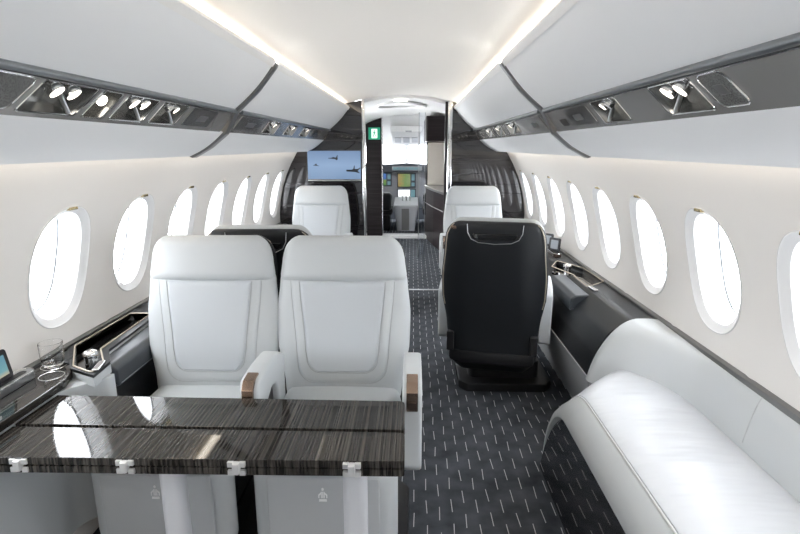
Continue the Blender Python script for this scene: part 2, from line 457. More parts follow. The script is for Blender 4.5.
dS = Vector((PC[0] - PB[0], PC[1] - PB[1])); LS = dS.length; dS.normalize()
def smtx(s, y):     # strip frame: X along cabin, Y down the strip, Z out towards the aisle
    d = Vector((s * dS.x, 0, dS.y)); nrm = Vector((-s * abs(dS.y), 0, -abs(dS.x)))
    k = .8       # the fittings lean aft towards the bottom of the strip
    m = Matrix(((0, d.x, nrm.x, s * PB[0]), (1, d.y - k, nrm.y, y + k * LS / 2), (0, d.z, nrm.z, PB[1]), (0, 0, 0, 1)))
    return m
def spot(s, x, v, h):    # true right-angled frame at a point of the leaning layout
    p = smtx(s, 0) @ Vector((x, v, h)); d = Vector((s * dS.x, 0, dS.y)); nrm = Vector((-s * abs(dS.y), 0, -abs(dS.x)))
    return Matrix(((0, d.x, nrm.x, p.x), (1, d.y, nrm.y, p.y), (0, d.z, nrm.z, p.z), (0, 0, 0, 1)))
def strip(s, y0, y1, items, label):
    g = empty('service_panel', (s * PB[0], y0, PB[1]), 0, label, 'service panel', 'reading light panels under the bins')
    inv = Matrix.Translation(-Vector(g.location)); Mx = inv @ smtx(s, 0)
    wells = sorted([(a, b) for k, a, b in items if k in ('well', 'small', 'down')])
    bm = NB(); cur = y0; zb = -.045; e0, e1 = .016, LS - .014
    def quad(p): bm.faces.new([bm.verts.new(Mx @ Vector(q)) for q in p])
    for a, b in wells + [(y1, y1)]:
        if a > cur: quad([(cur, 0, 0), (a, 0, 0), (a, LS, 0), (cur, LS, 0)])
        if b > a:
            quad([(a, 0, 0), (b, 0, 0), (b, e0, 0), (a, e0, 0)]); quad([(a, e1, 0), (b, e1, 0), (b, LS, 0), (a, LS, 0)])
        cur = b
    # back of the panel
    quad([(y0, 0, -.012), (y1, 0, -.012), (y1, .012, -.012), (y0, .012, -.012)])
    o = build('backing', bm, 'strip', g)
    bm = NB(); tube(bm, [Mx @ Vector((y0, -.004, .006)), Mx @ Vector((y1, -.004, .006))], .011, 10); build('rail', bm, 'rail', g)
    bm = NB(); tube(bm, [Mx @ Vector((y0, .012, .002)), Mx @ Vector((y1, .012, .002))], .0025, 6); build('edge_line', bm, 'chrome', g)
    for kind, a, b in items:
        c = (a + b) / 2; w = b - a
        if kind in ('well', 'small', 'down'):
            bm = NB(); dz = -.05
            top = [(a, e0, 0), (b, e0, 0), (b, e1, 0), (a, e1, 0)]; f = .8
            bot = [(c + (p[0] - c) * f, (e0 + e1) / 2 + (p[1] - (e0 + e1) / 2) * .85, dz) for p in top]
            rings(bm, [[Mx @ Vector(p) for p in top], [Mx @ Vector(p) for p in bot]], True, False)
            bm.faces.new([bm.verts.new(Mx @ Vector(p)) for p in bot])
            wl = build('light_well', bm, 'well', g, ang=20)
            bm = NB(); tube(bm, [Mx @ Vector((p[0], p[1], .001)) for p in fillet([q[:2] for q in top], .012, 4)], .0022, 6, True); build('rim', bm, 'chrome', wl)
            if kind == 'down':
                bm = NB(); q = inv @ spot(s, c, (e0 + e1) / 2 - .008, -.01) @ Matrix.Scale(1.5, 4, (1, 0, 0)); lathe(bm, [(0, -.006), (.015, -.006), (.017, 0), (0, .002)]); bmesh.ops.transform(bm, matrix=q, verts=bm.verts[:])
                build('lens', bm, 'lens', wl)
                continue
            offs = (-.035, .035) if kind == 'well' else (-.025, .025)
            rr = .023 if kind == 'well' else .017
            for i, dx in enumerate(offs):
                q = inv @ spot(s, c + dx - .02, .036, -.004) @ Matrix.Rotation(-.45, 4, 'X') @ Matrix.Rotation(.15, 4, 'Y')
                bm = NB(); lathe(bm, [(0, -.022), (rr * .8, -.022), (rr, -.014), (rr, -.006), (rr * .93, -.005), (rr * .93, .003), (rr, .004), (rr, .012), (rr * .9, .013)], 24); bmesh.ops.transform(bm, matrix=q, verts=bm.verts[:])
                rl = build('reading_light', bm, 'chrome', g)
                bm = NB(); lathe(bm, [(0, .0125), (rr * .88, .0125), (rr * .88, .0145), (0, .015)], 24); bmesh.ops.transform(bm, matrix=q, verts=bm.verts[:])
                build('lens', bm, 'lens' if (kind == 'well' or i) else 'white', rl)
            bm = NB(); tube(bm, [Mx @ Vector((c + .01, .046, -.03)), Mx @ Vector((c + .095, e1 - .004, -.006))], .0065, 10); build('air_nozzle', bm, 'steel', g)
        elif kind == 'grille':
            bm = NB(); prism(bm, rrect(w, LS - .034, .02, 5, c, LS / 2), 'z', .0, .003, .001, 1, Mx); gr = build('speaker_grille', bm, 'grille', g)
            bm = NB(); tube(bm, [Mx @ Vector((x, y, .002)) for x, y in rrect(w, LS - .034, .02, 5, c, LS / 2)], .0025, 6, True); build('rim', bm, 'chrome', gr)
            bm = NB(); box(bm, (c - .02, LS / 2 - .013, .003), (c + .02, LS / 2 + .013, .0042), .001, 1, Mx); build('badge', bm, 'trim', gr)
        elif kind == 'cover':
            bm = NB(); prism(bm, rrect(w, LS - .036, .016, 5, c, LS / 2), 'z', .0, .004, .0015, 1, Mx); cv = build('oxygen_cover', bm, 'well', g)
            bm = NB(); prism(bm, rrect(w * .36, (LS - .036) * .34, .006, 3, c + .02, LS / 2 + .004), 'z', .004, .005, 0, 1, Mx); build('plate', bm, 'trim', cv)
        elif kind == 'vent':
            for i in range(5):
                bm = NB(); box(bm, (a + i * w / 5, LS * .5, .0), (a + i * w / 5 + .007, LS * .8, .004), .001, 1, Mx); build('vent_slot', bm, 'black', g)
    return g
strip(-1, Y0 + .02, YD - .03, [('grille', 1.08, 1.285), ('well', 1.315, 1.54), ('down', 1.572, 1.675), ('well', 1.71, 1.915), ('small', 1.96, 2.17), ('cover', 2.22, 2.50), ('well', .2, .42), ('grille', -.3, -.03)],
      'dark metal strip with lit reading lights beside a speaker, over the foreground table')
strip(-1, YD + .03, 5.78, [('cover', 2.85, 3.28), ('small', 3.40, 3.70), ('small', 3.95, 4.25), ('small', 4.5, 4.8), ('cover', 4.95, 5.3)],
      'dark metal strip of small reading lights leading toward the television')
strip(1, Y0 + .02, YD - .03, [('grille', 1.18, 1.285), ('well', 1.32, 1.54), ('small', 1.80, 2.04), ('cover', 2.10, 2.40), ('vent', 2.46, 2.56), ('grille', -.5, -.25), ('well', -.2, .05)],
      'dark metal strip with two reading lights and oval speaker, above the white divan')
strip(1, YD + .03, 5.78, [('cover', 2.86, 3.2), ('small', 3.55, 3.9), ('small', 4.15, 4.45), ('small', 4.7, 5.0)],
      'dark metal strip of small reading lights above the black seat back')
for s, w in ((-1, 'television side'), (1, 'divan side')):
    bm = NB(); prism(bm, [(s * .600, 1.958), (s * .606, 1.975), (s * .625, 1.975), (s * .625, 1.958)], 'y', Y0 + .02, 5.78)
    tag(build('cove_light', bm, 'cove'), 'warm glowing light line between ceiling and bins on the ' + w, 'cove light', 'warm cove light lines')
    bm = NB(); prism(bm, [(s * 1.06, 1.508), (s * 1.06, 1.52), (s * 1.10, 1.512), (s * 1.10, 1.5)], 'y', Y0 + .02, 5.78)
    tag(build('wall_wash_light', bm, 'under'), 'warm light line washing the wall under the bins on the ' + w, 'wall light', 'warm wall wash lights')

# ------------------------------------------------------------------ seats
def make_seat():
    t = empty('cabin_seat')
    hw_back = lerp_tab([(.36, .255), (.50, .268), (.66, .300), (.80, .303), (.95, .288), (1.08, .268), (1.15, .258)])
    lean = lambda z: .150 + .125 * max(0., (z - .42) / .73) ** 1.15
    # pedestal and pan
    bm = NB(); prism(bm, fillet([(-.30, -.42), (.30, -.42), (.30, .06), (.25, .12), (-.25, .12), (-.30, .06)], .03, 3), 'z', 0, .055, .012); prism(bm, rrect(.46, .34, .05, 4, 0, -.15), 'z', .05, .16, .0)
    base = build('base', bm, 'black', t)
    bm = NB(); rings(bm, [[(x, y, z) for x, y in rrect(w, d, .05, 4, 0, cy)] for z, w, d, cy in ((.15, .42, .4, -.06), (.22, .50, .52, -.05), (.30, .52, .54, -.06), (.36, .52, .54, -.07))])
    build('seat_pan', bm, 'black', t)
    # cushion: pillow lies in x/z, then tipped to horizontal (z -> depth)
    tip = Matrix(((1, 0, 0, 0), (0, 0, 1, 0), (0, -1, 0, 0), (0, 0, 0, 1)))
    bm = NB(); pillow(bm, lambda z: .262, -.365, .20, .06, .03, lambda x, z: -.475 - .012 * (1 - (x / .27) ** 2) + .02 * max(0, (-.2 - z) / .16) ** 2, lambda x, z: -.355, .05, 18, 18, 0, tip)
    build('seat_cushion', bm, 'leather', t)
    # front leg rest
    bm = NB(); pillow(bm, lambda z: .262, .075, .41, .06, .03, lambda x, z: -.385 + .03 * (x / .26) ** 4, lambda x, z: -.30, .04, 18, 14)
    lr = build('leg_rest', bm, 'leather', t)
    bm = NB(); pillow(bm, lambda z: .200, .10, .405, .05, .012, lambda x, z: -.3915, lambda x, z: -.375, .012, 16, 14); build('leg_panel', bm, 'leather_grey', lr)
    bm = NB(); yq = -.393    # small crest: head, three staves, two arms and a scroll
    cz = .335
    q = Matrix.Translation((0, yq, cz)) @ Matrix.Rotation(PI / 2, 4, 'X') @ Matrix.Scale(1.35, 4, (0, 1, 0))
    for cx_, cy_, r_ in ((0, .020, .0045),):
        pts = [(cx_ + r_ * math.cos(2 * PI * k / 12), cy_ + r_ * math.sin(2 * PI * k / 12)) for k in range(12)]
        prism(bm, pts, 'z', 0, .0008, 0, 1, q)
    for x in (-.005, 0, .005): prism(bm, [(x - .0018, -.006), (x + .0018, -.006), (x + .0018, .013), (x - .0018, .013)], 'z', 0, .0008, 0, 1, q)
    for s in (-1, 1): prism(bm, [(s * .004, .013), (s * .016, .004), (s * .016, -.006), (s * .012, -.006), (s * .012, .001), (s * .004, .008)], 'z', 0, .0008, 0, 1, q)
    prism(bm, [(-.014, -.016), (.014, -.016), (.013, -.009), (-.013, -.009)], 'z', 0, .0008, 0, 1, q)
    em = build('emblem', bm, 'emblem', lr)
    # backrest
    bm = NB(); pillow(bm, hw_back, .40, .975, .03, .02, lambda x, z: lean(z) + .03 * (abs(x) / .3) ** 3, lambda x, z: lean(z) + .085, .035, 22, 22)
    br = build('backrest', bm, 'leather', t)
    hwb = lerp_tab([(.50, .190), (.62, .205), (.95, .232)])
    bm = NB(); pillow(bm, hwb, .50, .955, .075, .0, lambda x, z: lean(z) - .0065 + .03 * (abs(x) / .3) ** 3, lambda x, z: lean(z) + .03, .012, 22, 18); build('back_bolster', bm, 'leather', br)
    hwi = lerp_tab([(.55, .150), (.66, .165), (.95, .192)])
    bm = NB(); pillow(bm, hwi, .548, .952, .06, .0, lambda x, z: lean(z) - .0125 + .03 * (abs(x) / .3) ** 3, lambda x, z: lean(z) + .03, .014, 22, 18); build('back_insert', bm, 'leather_panel', br)
    def outline(h, z0, z1, rc, off):
        P = []
        for k in range(11): z = z1 + (z0 + rc - z1) * k / 10; P.append((h(z), z))
        hb = h(z0 + rc)
        for k in range(1, 9): q = PI / 2 * k / 8; P.append((hb - rc * (1 - math.cos(q)), z0 + rc - rc * math.sin(q)))
        P = P + [(-x, z) for x, z in P[::-1]]
        return [(x, lean(z) - off + .03 * (abs(x) / .3) ** 3, z) for x, z in P]
    for h, z0, rc, off in ((hwb, .50, .075, .0005), (hwi, .548, .06, .0075)):
        bm = NB(); tube(bm, outline(h, z0, .948, rc, off), .0019, 6); build('seam', bm, 'seam', br)
    # headrest cushion, overhangs the back slightly
    hwh = lerp_tab([(.945, .288), (1.04, .276), (1.143, .250)])
    bm = NB(); pillow(bm, hwh, .942, 1.143, .03, .06, lambda x, z: lean(z) - .022 + .035 * (abs(x) / .28) ** 3, lambda x, z: lean(z) + .085, .045, 22, 16); build('headrest', bm, 'leather', t)
    # black moulded shell behind
    hws = lerp_tab([(.27, .255), (.36, .262), (.52, .275), (.68, .302), (.80, .303), (1.0, .284), (1.14, .262)])
    yb = lambda x, z: lean(max(z, .42)) + .150 - .05 * max(0, min(1, (abs(x) - .15) / .14)) ** 1.6 - .02 * max(0, (z - .95) / .2) ** 2
    bm = NB(); pillow(bm, hws, .30, 1.132, .03, .075, lambda x, z: lean(max(z, .42)) + .078, yb, .03, 26, 26)
    sh = build('back_shell', bm, 'black_leather', t)
    bm = NB()   # pale piping round the shell's edge
    pts = []
    for z in [.62 + .02 * k for k in range(23)]:
        pts.append((hws(z) - .012, lean(z) + .116, z))
    pts2 = [(.243, lean(1.1) + .112, 1.103), (.222, lean(1.12) + .108, 1.118), (.19, lean(1.13) + .106, 1.126)]
    full = pts + pts2; full = full + [(-x, y, z) for x, y, z in full[::-1]]
    tube(bm, full, .003, 8); build('edge_piping', bm, 'beige', sh)
    bm = NB()   # tray handle: curved line and a slot
    hp = [(-.152, 1.118), (-.148, 1.07), (-.13, 1.035), (-.09, 1.015), (0, 1.008), (.09, 1.015), (.13, 1.035), (.148, 1.07), (.152, 1.118)]
    tube(bm, [(x, yb(x, z) + .001, z) for x, z in hp], .0022, 6); build('tray_seam', bm, 'steel', sh)
    bm = NB(); pillow(bm, lambda z: .125, 1.03, 1.068, .03, .008, lambda x, z: yb(x, z) - .02, lambda x, z: yb(x, z) + .004, .006, 14, 8); build('tray_slot', bm, 'black_gloss', sh)
    bm = NB(); box(bm, (.175, lean(1.08) + .105, 1.083), (.245, lean(1.08) + .128, 1.104), .006); build('coat_hook', bm, 'bronze', sh)
    bm = NB(); pillow(bm, lambda z: .262, .255, .345, .03, .02, lambda x, z: .12, lambda x, z: .318 - .03 * (abs(x) / .26) ** 3, .018, 20, 8); build('kick_band', bm, 'black', sh)
    for s in (-1, 1):
        bm = NB(); box(bm, (s * .245 - .022, .26, .33), (s * .245 + .022, .308, .45), .01); build('recliner_cover', bm, 'black', sh)
    # arms
    arms = []
    for s in (-1, 1):
        prof = fillet([(.13, .655), (.04, .700), (-.10, .708), (-.235, .700), (-.268, .665), (-.273, .37), (-.235, .33), (-.19, .37), (-.175, .555), (-.08, .595), (.0, .58), (.03, .33), (.12, .34)], [.02, .1, .1, .05, .03, .03, .03, .03, .06, .05, .06, .03, .03], 5)
        bm = NB(); prism(bm, prof, 'x', s * .312 - .036, s * .312 + .036, .014, 3)
        a = build('armrest', bm, 'leather', t, ang=50)
        bm = NB(); prism(bm, fillet([(-.19, .700), (-.19, .709), (-.253, .703), (-.277, .675), (-.280, .60), (-.268, .60), (-.268, .66), (-.248, .69)], .012, 3), 'x', s * .312 - .021, s * .312 + .021, .004); c = build('arm_control', bm, 'bronze', a)
        bm = NB(); box(bm, (s * .312 - .016, -.284, .610), (s * .312 + .016, -.274, .640), .004); c2 = build('release_button', bm, 'bronze_dark', a)
        bm = NB(); box(bm, (s * .312 - .012, -.185, .38), (s * .312 + .012, .08, .60), .004); sp = build('arm_filler', bm, 'black', a)
        arms.append((a, c, c2, sp))
    return t, arms, base, em
seat, arms, sbase, emb = make_seat()
GA = 'pale leather seats with their fronts toward the camera'
seat.location = (-.185, 1.985, 0)
tag(seat, 'pale grey leather seat behind the table, on the aisle side', 'seat', GA)
noleft = set(arms[0])
def seatcopy(loc, rz, label, group, skip=()): return dup(seat, loc, rz, label, group, skip)
seatA = seatcopy((-.78, 1.985, 0), 0, 'pale grey leather seat behind the table, on the window side by the tumbler', GA, noleft)
seatcopy((-.82, 5.07, 0), 0, 'pale leather seat below the television, back to the partition', GA, (emb, arms[0][0]))
seatcopy((.745, 5.07, 0), 0, 'pale leather seat far down the aisle, directly beyond the black seat back near the divan', GA, (emb, arms[1][0]))
seatD = seatcopy((.655, 3.215, 0), PI - .20, 'seat showing its full black shell back, beside the aisle near the white divan', 'seats with black shell backs', (emb,))
seatcopy((-.660, 2.93, 0), PI + .02, 'seat with only its black shell top showing behind the two pale table seats', 'seats with black shell backs', (emb,))
for ch in seatD.children:
    if ch.name.startswith('base'): ch.location = (-.075, .0, 0); ch.rotation_euler = (0, 0, .20)
for ch in [arms[0][0]] + list(arms[0][1:]): bpy.data.objects.remove(ch, do_unlink=True)

# ------------------------------------------------------------------ folded conference table
tb = empty('conference_table', (-.53, 1.5, 0), 0, 'glossy striped black folding table in front of the two pale seats', 'table')
inv = Matrix.Translation(-Vector(tb.location))
zT = .650
def part(name, m, parent, f, root=None, **k):
    bm = NB(); f(bm); r = root or parent
    bmesh.ops.transform(bm, matrix=Matrix.Translation(-Vector(r.location)), verts=bm.verts[:])
    return build(name, bm, m, parent, **k)
part('table_leaf', 'wood_y', tb, lambda b: prism(b, fillet([(-1.168, 1.508), (.104, 1.501), (.100, 1.694), (-1.165, 1.710)], [0, .012, .02, 0], 4), 'z', zT - .024, zT, .0025))
part('table_leaf', 'wood_y', tb, lambda b: prism(b, fillet([(-1.165, 1.322), (.106, 1.330), (.104, 1.486), (-1.165, 1.492)], [0, .012, .02, 0], 4), 'z', zT - .024, zT, .0025))
part('folded_leaf', 'wood_y', tb, lambda b: prism(b, fillet([(-1.165, 1.322), (.106, 1.330), (.100, 1.694), (-1.165, 1.710)], [0, .012, .02, 0], 4), 'z', zT - .051, zT - .028, .0025))
part('table_core', 'black', tb, lambda b: box(b, (-1.12, 1.36, zT - .05), (.08, 1.66, zT - .0235)))
for x in (-1.02, -.706, -.380, -.046):
    bm = NB()
    for sx in (-1, 1):
        for z0, z1 in ((zT - .021, zT - .004), (zT - .047, zT - .031)):
            box(bm, (x + sx * .017 - .009, 1.318, z0), (x + sx * .017 + .009, 1.332, z1), .002)
    box(bm, (x - .010, 1.308, zT - .040), (x + .010, 1.334, zT - .005), .005)
    bmesh.ops.transform(bm, matrix=inv, verts=bm.verts[:]); build('hinge', bm, 'hinge', tb)
for x in (-.625, -.050):
    bm = NB(); prism(bm, rrect(.076, .06, .026, 6, x, 1.43), 'z', .0, zT - .05); box(bm, (x - .09, 1.36, 0), (x + .09, 1.5, .02), .008)
    bmesh.ops.transform(bm, matrix=inv, verts=bm.verts[:]); build('leg', bm, 'post', tb)

# ------------------------------------------------------------------ side consoles
def cprof(s, pts): return [(s * x, z) for x, z in pts]
# left: ledge by the table, then the armrest console
lc = empty('side_ledge', (-1.28, .5, 0), 0, 'glossy striped dark ledge under the windows holding the tablet and tumbler', 'ledge')
part('ledge_top', 'wood_y', lc, lambda b: prism(b, fillet([(-1.362, Y0 + .02), (-1.165, Y0 + .02), (-1.165, 1.76), (-1.205, 1.88), (-1.30, 2.02), (-1.362, 2.06)], [0, 0, .06, .05, .03, 0], 5), 'z', .655, .686, .004))
part('side_panel', 'leather', lc, lambda b: prism(b, fillet([(-1.192, Y0 + .02), (-1.176, Y0 + .02), (-1.176, 1.74), (-1.06, 1.86), (-1.06, 1.895), (-1.192, 1.895)], [0, 0, .1, .05, 0, 0], 6), 'z', .08, .650))
for (x, y, r_), cname in (((-1.236, 1.79, .042), 'cup_ring'), ((-1.289, 1.880, .044), 'cup_ring')):
    part(cname, 'chrome', lc, lambda b: tube(b, [(x + r_ * math.cos(2 * PI * k / 32), y + r_ * math.sin(2 * PI * k / 32), .6868) for k in range(32)], .0019, 8, True))
def cutout(o, poly, z0, z1):
    bm = NB(); prism(bm, [(x - o.parent.location.x, y - o.parent.location.y) for x, y in poly], 'z', z0, z1)
    t = build('cutter', bm, 'black_gloss'); t.location = o.parent.location
    for m_ in list(o.modifiers): o.modifiers.remove(m_)
    bo = o.modifiers.new('cut', 'BOOLEAN'); bo.operation = 'DIFFERENCE'; bo.object = t; bo.solver = 'EXACT'
    bpy.context.view_layer.update()
    me = bpy.data.meshes.new_from_object(o.evaluated_get(bpy.context.evaluated_depsgraph_get()))
    o.modifiers.clear(); o.data = me; bpy.data.objects.remove(t, do_unlink=True)
    wn = o.modifiers.new('even_normals', 'WEIGHTED_NORMAL'); wn.keep_sharp = True; wn.weight = 80
def armrest_console(s, y0, y1, yw, label, lx=0.):
    """black armrest console along the wall; yw is where the control recess starts"""
    c = empty('armrest_console', (s * 1.2, (y0 + y1) / 2, 0), 0, label, 'console', 'black armrest consoles')
    pf = [(1.362, .684), (1.215, .697), (1.11, .615), (1.05, .50), (1.022, .38), (1.318, .38)]
    for a, b_, q in ((y0, 4.42, lx), (4.42, y1, .14)):
        prof = fillet([(x if x > 1.3 else min(x + q * (1 if x < 1.15 else .5), 1.30), z) for x, z in pf], [0, .07, .08, .08, 0, 0], 6)
        part('side_panel', 'black_leather', c, lambda b: prism(b, cprof(s, prof), 'y', a, b_, .0), ang=50)
        part('kick_panel', 'leather_grey', c, lambda b: prism(b, cprof(s, [(1.018 + q, .388), (1.13, .0), (1.15, .0), (1.11 + q, .388)]), 'y', a, b_))
    return c
cl = armrest_console(-1, 1.90, 5.79, 1.9, 'black side console with padded armrest between the window-side pale seat and the wall', .05)
cr = armrest_console(1, 2.50, 5.79, 2.9, 'black leather side console with control recess, between the divan and the far seats')
def well(c, poly, z, knob, clip):
    rr = fillet(poly, .018, 4)
    for o in [o for o in c.children if o.name.split('.')[0] in ('side_panel', 'recess_base')]: cutout(o, rr, z - .045, z + .1)
    part('recess', 'black_gloss', c, lambda b: prism(b, fillet([(p[0], p[1]) for p in poly], .018, 4), 'z', z - .052, z - .040))
    part('recess_rim', 'beige', c, lambda b: tube(b, [(x, y, z + .002) for x, y in rr], .0032, 8, True))
    def kn(b):
        lathe(b, [(0, -.042), (.024, -.042), (.024, 0), (.026, 0), (.028, .006), (.028, .018), (.024, .024), (.018, .026), (.016, .022), (0, .022)], 24, (knob[0], knob[1], z + .002))
    part('control_knob', 'chrome', c, kn)
    part('latch_plate', 'chrome', c, lambda b: box(b, (-.012, -.045, 0), (.012, .045, .008), .003, 2, Matrix.Translation((clip[0], clip[1], z + .001)) @ Matrix.Rotation(clip[2], 4, 'Z')))
zc = .694
part('recess_base', 'leather', cl, lambda b: prism(b, [(-1.072, 1.785), (-1.205, 1.850), (-1.345, 2.06), (-1.345, 2.56), (-1.19, 2.56), (-1.16, 2.04), (-1.085, 1.92)], 'z', .645, zc - .013))
part('recess_base', 'black_leather', cl, lambda b: prism(b, [(-1.072, 1.785), (-1.205, 1.850), (-1.345, 2.06), (-1.345, 2.56), (-1.19, 2.56), (-1.16, 2.04), (-1.085, 1.92)], 'z', zc - .0125, zc - .001))
well(cl, [(-1.085, 1.80), (-1.20, 1.865), (-1.325, 2.07), (-1.325, 2.52), (-1.215, 2.52), (-1.195, 2.04), (-1.10, 1.90)], zc, (-1.185, 1.955), (-1.095, 1.86, .25))
well(cr, [(1.125, 3.66), (1.215, 3.86), (1.335, 3.62), (1.345, 3.24), (1.20, 3.10), (1.205, 3.42)], zc, (1.225, 3.62), (1.215, 3.05, .1))
def padf(s, y0, y1):
    def f(b):
        pr = fillet([(1.068, .575), (1.072, .648), (1.10, .668), (1.175, .672), (1.20, .655), (1.20, .575)], [.01, .02, .03, .03, .02, .01], 4)
        prism(b, cprof(s, pr), 'y', y0, y1, .012, 3)
    return f
part('armrest_pad', 'slate', cl, padf(-1, 1.93, 2.45))
part('pad_seam', 'steel', cl, lambda b: tube(b, [(-1.069, y, .585) for y in (1.95, 2.5)], .002, 6))
part('armrest_pad', 'slate', cr, padf(1, 3.0, 3.52))

# dark trim strip between wall and consoles
for i, s in enumerate((-1, 1)):
    bm = NB(); prism(bm, [(s * 1.352, .672), (s * 1.352, .696), (s * 1.372, .704), (s * 1.376, .672)], 'y', Y0 + .02, 5.79, .003); struct('trim_%d' % (7 + i), bm, 'trim')

# things on the ledges
def tumbler(loc, label):
    bm = NB(); H_ = .098
    lathe(bm, [(0, 0), (.026, 0), (.034, .006), (.039, .02), (.0415, .05), (.042, H_), (.0405, H_ + .001), (.040, .05), (.0365, .024), (.028, .016), (0, .014)], 36)
    o = build('glass_tumbler', bm, 'glass', None, loc, ang=60); tag(o, label, 'glass')
tumbler((-1.289, 1.880, .6875), 'empty clear glass tumbler standing on the striped ledge by the window')

def dock(loc, rz, L, label, m):
    t = empty('tablet_dock', loc, rz, label, 'tablet dock')
    pl = rrect(L, .062, .031, 8)
    bm = NB(); prism(bm, pl, 'z', .0, .030, .004); b = build('cradle', bm, m, t)
    bm = NB(); tube(bm, [(x, y, .031) for x, y in pl], .0025, 6, True); build('rim', bm, 'chrome', t)
    bm = NB(); prism(bm, rrect(L - .05, .026, .013, 6), 'z', .029, .0315); build('slot', bm, 'black', t)
    return t
def tablet(loc, rz, w, h, tilt, label, scr, icon=True, group=None):
    t = empty('tablet', loc, rz, label, 'tablet', group); t.rotation_euler = (tilt, 0, rz)
    bm = NB(); prism(bm, rrect(w, h, .012, 5, 0, h / 2), 'y', -.004, .004, .0015); build('body', bm, 'black', t)
    bm = NB(); box(bm, (-w / 2 + .018, -.0052, .018), (w / 2 - .018, -.0042, h - .018)); s = build('screen', bm, scr, t)
    if icon:
        bm = NB(); prism(bm, rrect(.012, .016, .004, 3, .06, h * .5), 'y', -.0060, -.0053); build('icon', bm, 'icon', s)
    return t
dock((-1.315, 1.56, .687), PI / 2 + .0, .46, 'grey rounded tablet holder lying on the striped ledge', 'steel')
tablet((-1.315, 1.57, .719), PI / 2 + .06, .30, .108, -.16, 'tablet with a blue lit screen leaning in its holder at the ledge', 'tablet')
dock((1.25, 4.20, .694), PI / 2 + .0, .48, 'brown bar with silver end holding two small screens on the far console', 'bronze_dark')
tablet((1.25, 4.31, .724), -.80, .10, .105, -.12, 'small grey-blue screen in the far console holder, the one nearer the cockpit', 'rail', False, 'small screens on the far console')
tablet((1.25, 4.09, .724), -.80, .10, .105, -.12, 'small grey-blue screen in the far console holder, the one nearer the camera', 'rail', False, 'small screens on the far console')

# ------------------------------------------------------------------ divan
dv = empty('divan', (1.05, .9, 0), 0, 'long white leather divan with rounded end along the wall', 'sofa')
yb_, yc_, ay, zt = -.35, 2.0, .375, .47
path = [(yb_ + (yc_ - yb_) * k / 10, zt, 0.) for k in range(11)]
for k in range(1, 15):
    a = PI / 2 * k / 14 * .985; path.append((yc_ + ay * math.sin(a), zt * math.cos(a), a))
skew_ = lerp_tab([(.80, 0.), (.85, .015), (.90, .06), (.95, .115), (1.0, .17), (1.05, .22), (1.10, .265), (1.15, .305), (1.20, .34), (1.26, .37), (1.32, .385)])
def pp(x, nn, y, z, a):
    ny, nz = math.sin(a) / ay, math.cos(a) / zt; l = math.hypot(ny, nz); ny /= l; nz /= l
    wgt = max(0, min(1, (y - 1.2) / .8)) ** 2 * math.cos(a) ** 1.5
    return (x, y + nn * ny + skew_(x) * wgt, z + nn * nz)
def sweep(b, prof):
    rings(b, [[pp(x, nn, y, z, a) for x, nn in prof] for y, z, a in path])
edge = [(.79, -.085), (.772, -.075), (.772, -.062), (.785, -.040), (.81, -.020), (.845, -.006), (.872, 0), (.90, -.004), (1.03, -.006), (1.15, -.006), (1.30, -.006), (1.30, -.085), (1.03, -.085)]
part('seat_frame', 'band', dv, lambda b: sweep(b, edge), ang=50)
part('piping', 'white', dv, lambda b: tube(b, [pp(.870, .0008, y, z, a) for y, z, a in path[:-1]], .0035, 8))
def cush(b):
    rs = []; n = 18
    for i, (y, z, a) in enumerate(path[:-4]):
        fade = max(0., 1 - a / 1.2); top = []
        for k in range(n + 1):
            t = k / n; x = .878 + (1.318 - .878) * t
            p = math.sin(PI * t) ** .55 if 0 < t < 1 else 0
            top.append(pp(x, .002 + (.022 * p) * (.35 + .65 * fade), y, z, a))
        rs.append(top + [pp(1.30, -.03, y, z, a), pp(.885, -.03, y, z, a)])
    rings(b, rs)
part('seat_cushion', 'leather_white', dv, cush, ang=60)
def plinth(b):
    pts = [(yb_, 0.), (yb_, .385)] + [(yc_ + (ay - .09) * math.sin(PI / 2 * k / 10), .385 * math.cos(PI / 2 * k / 10)) for k in range(11)]
    prism(b, pts, 'x', .0, .03, 0, 1, Matrix(((1, 0, .115, .755), (0, 1, 0, 0), (0, 0, 1, 0), (0, 0, 0, 1))))
part('plinth', 'black_gloss', dv, plinth)
def catmull(P, n):
    P = [Vector(p) for p in P]; out = []
    for i in range(len(P) - 1):
        p0, p1, p2, p3 = P[max(i - 1, 0)], P[i], P[i + 1], P[min(i + 2, len(P) - 1)]
        for k in range(n):
            t = k / n
            out.append(.5 * (2 * p1 + (p2 - p0) * t + (2 * p0 - 5 * p1 + 4 * p2 - p3) * t * t + (3 * p1 - p0 - 3 * p2 + p3) * t ** 3))
    return out + [P[-1]]
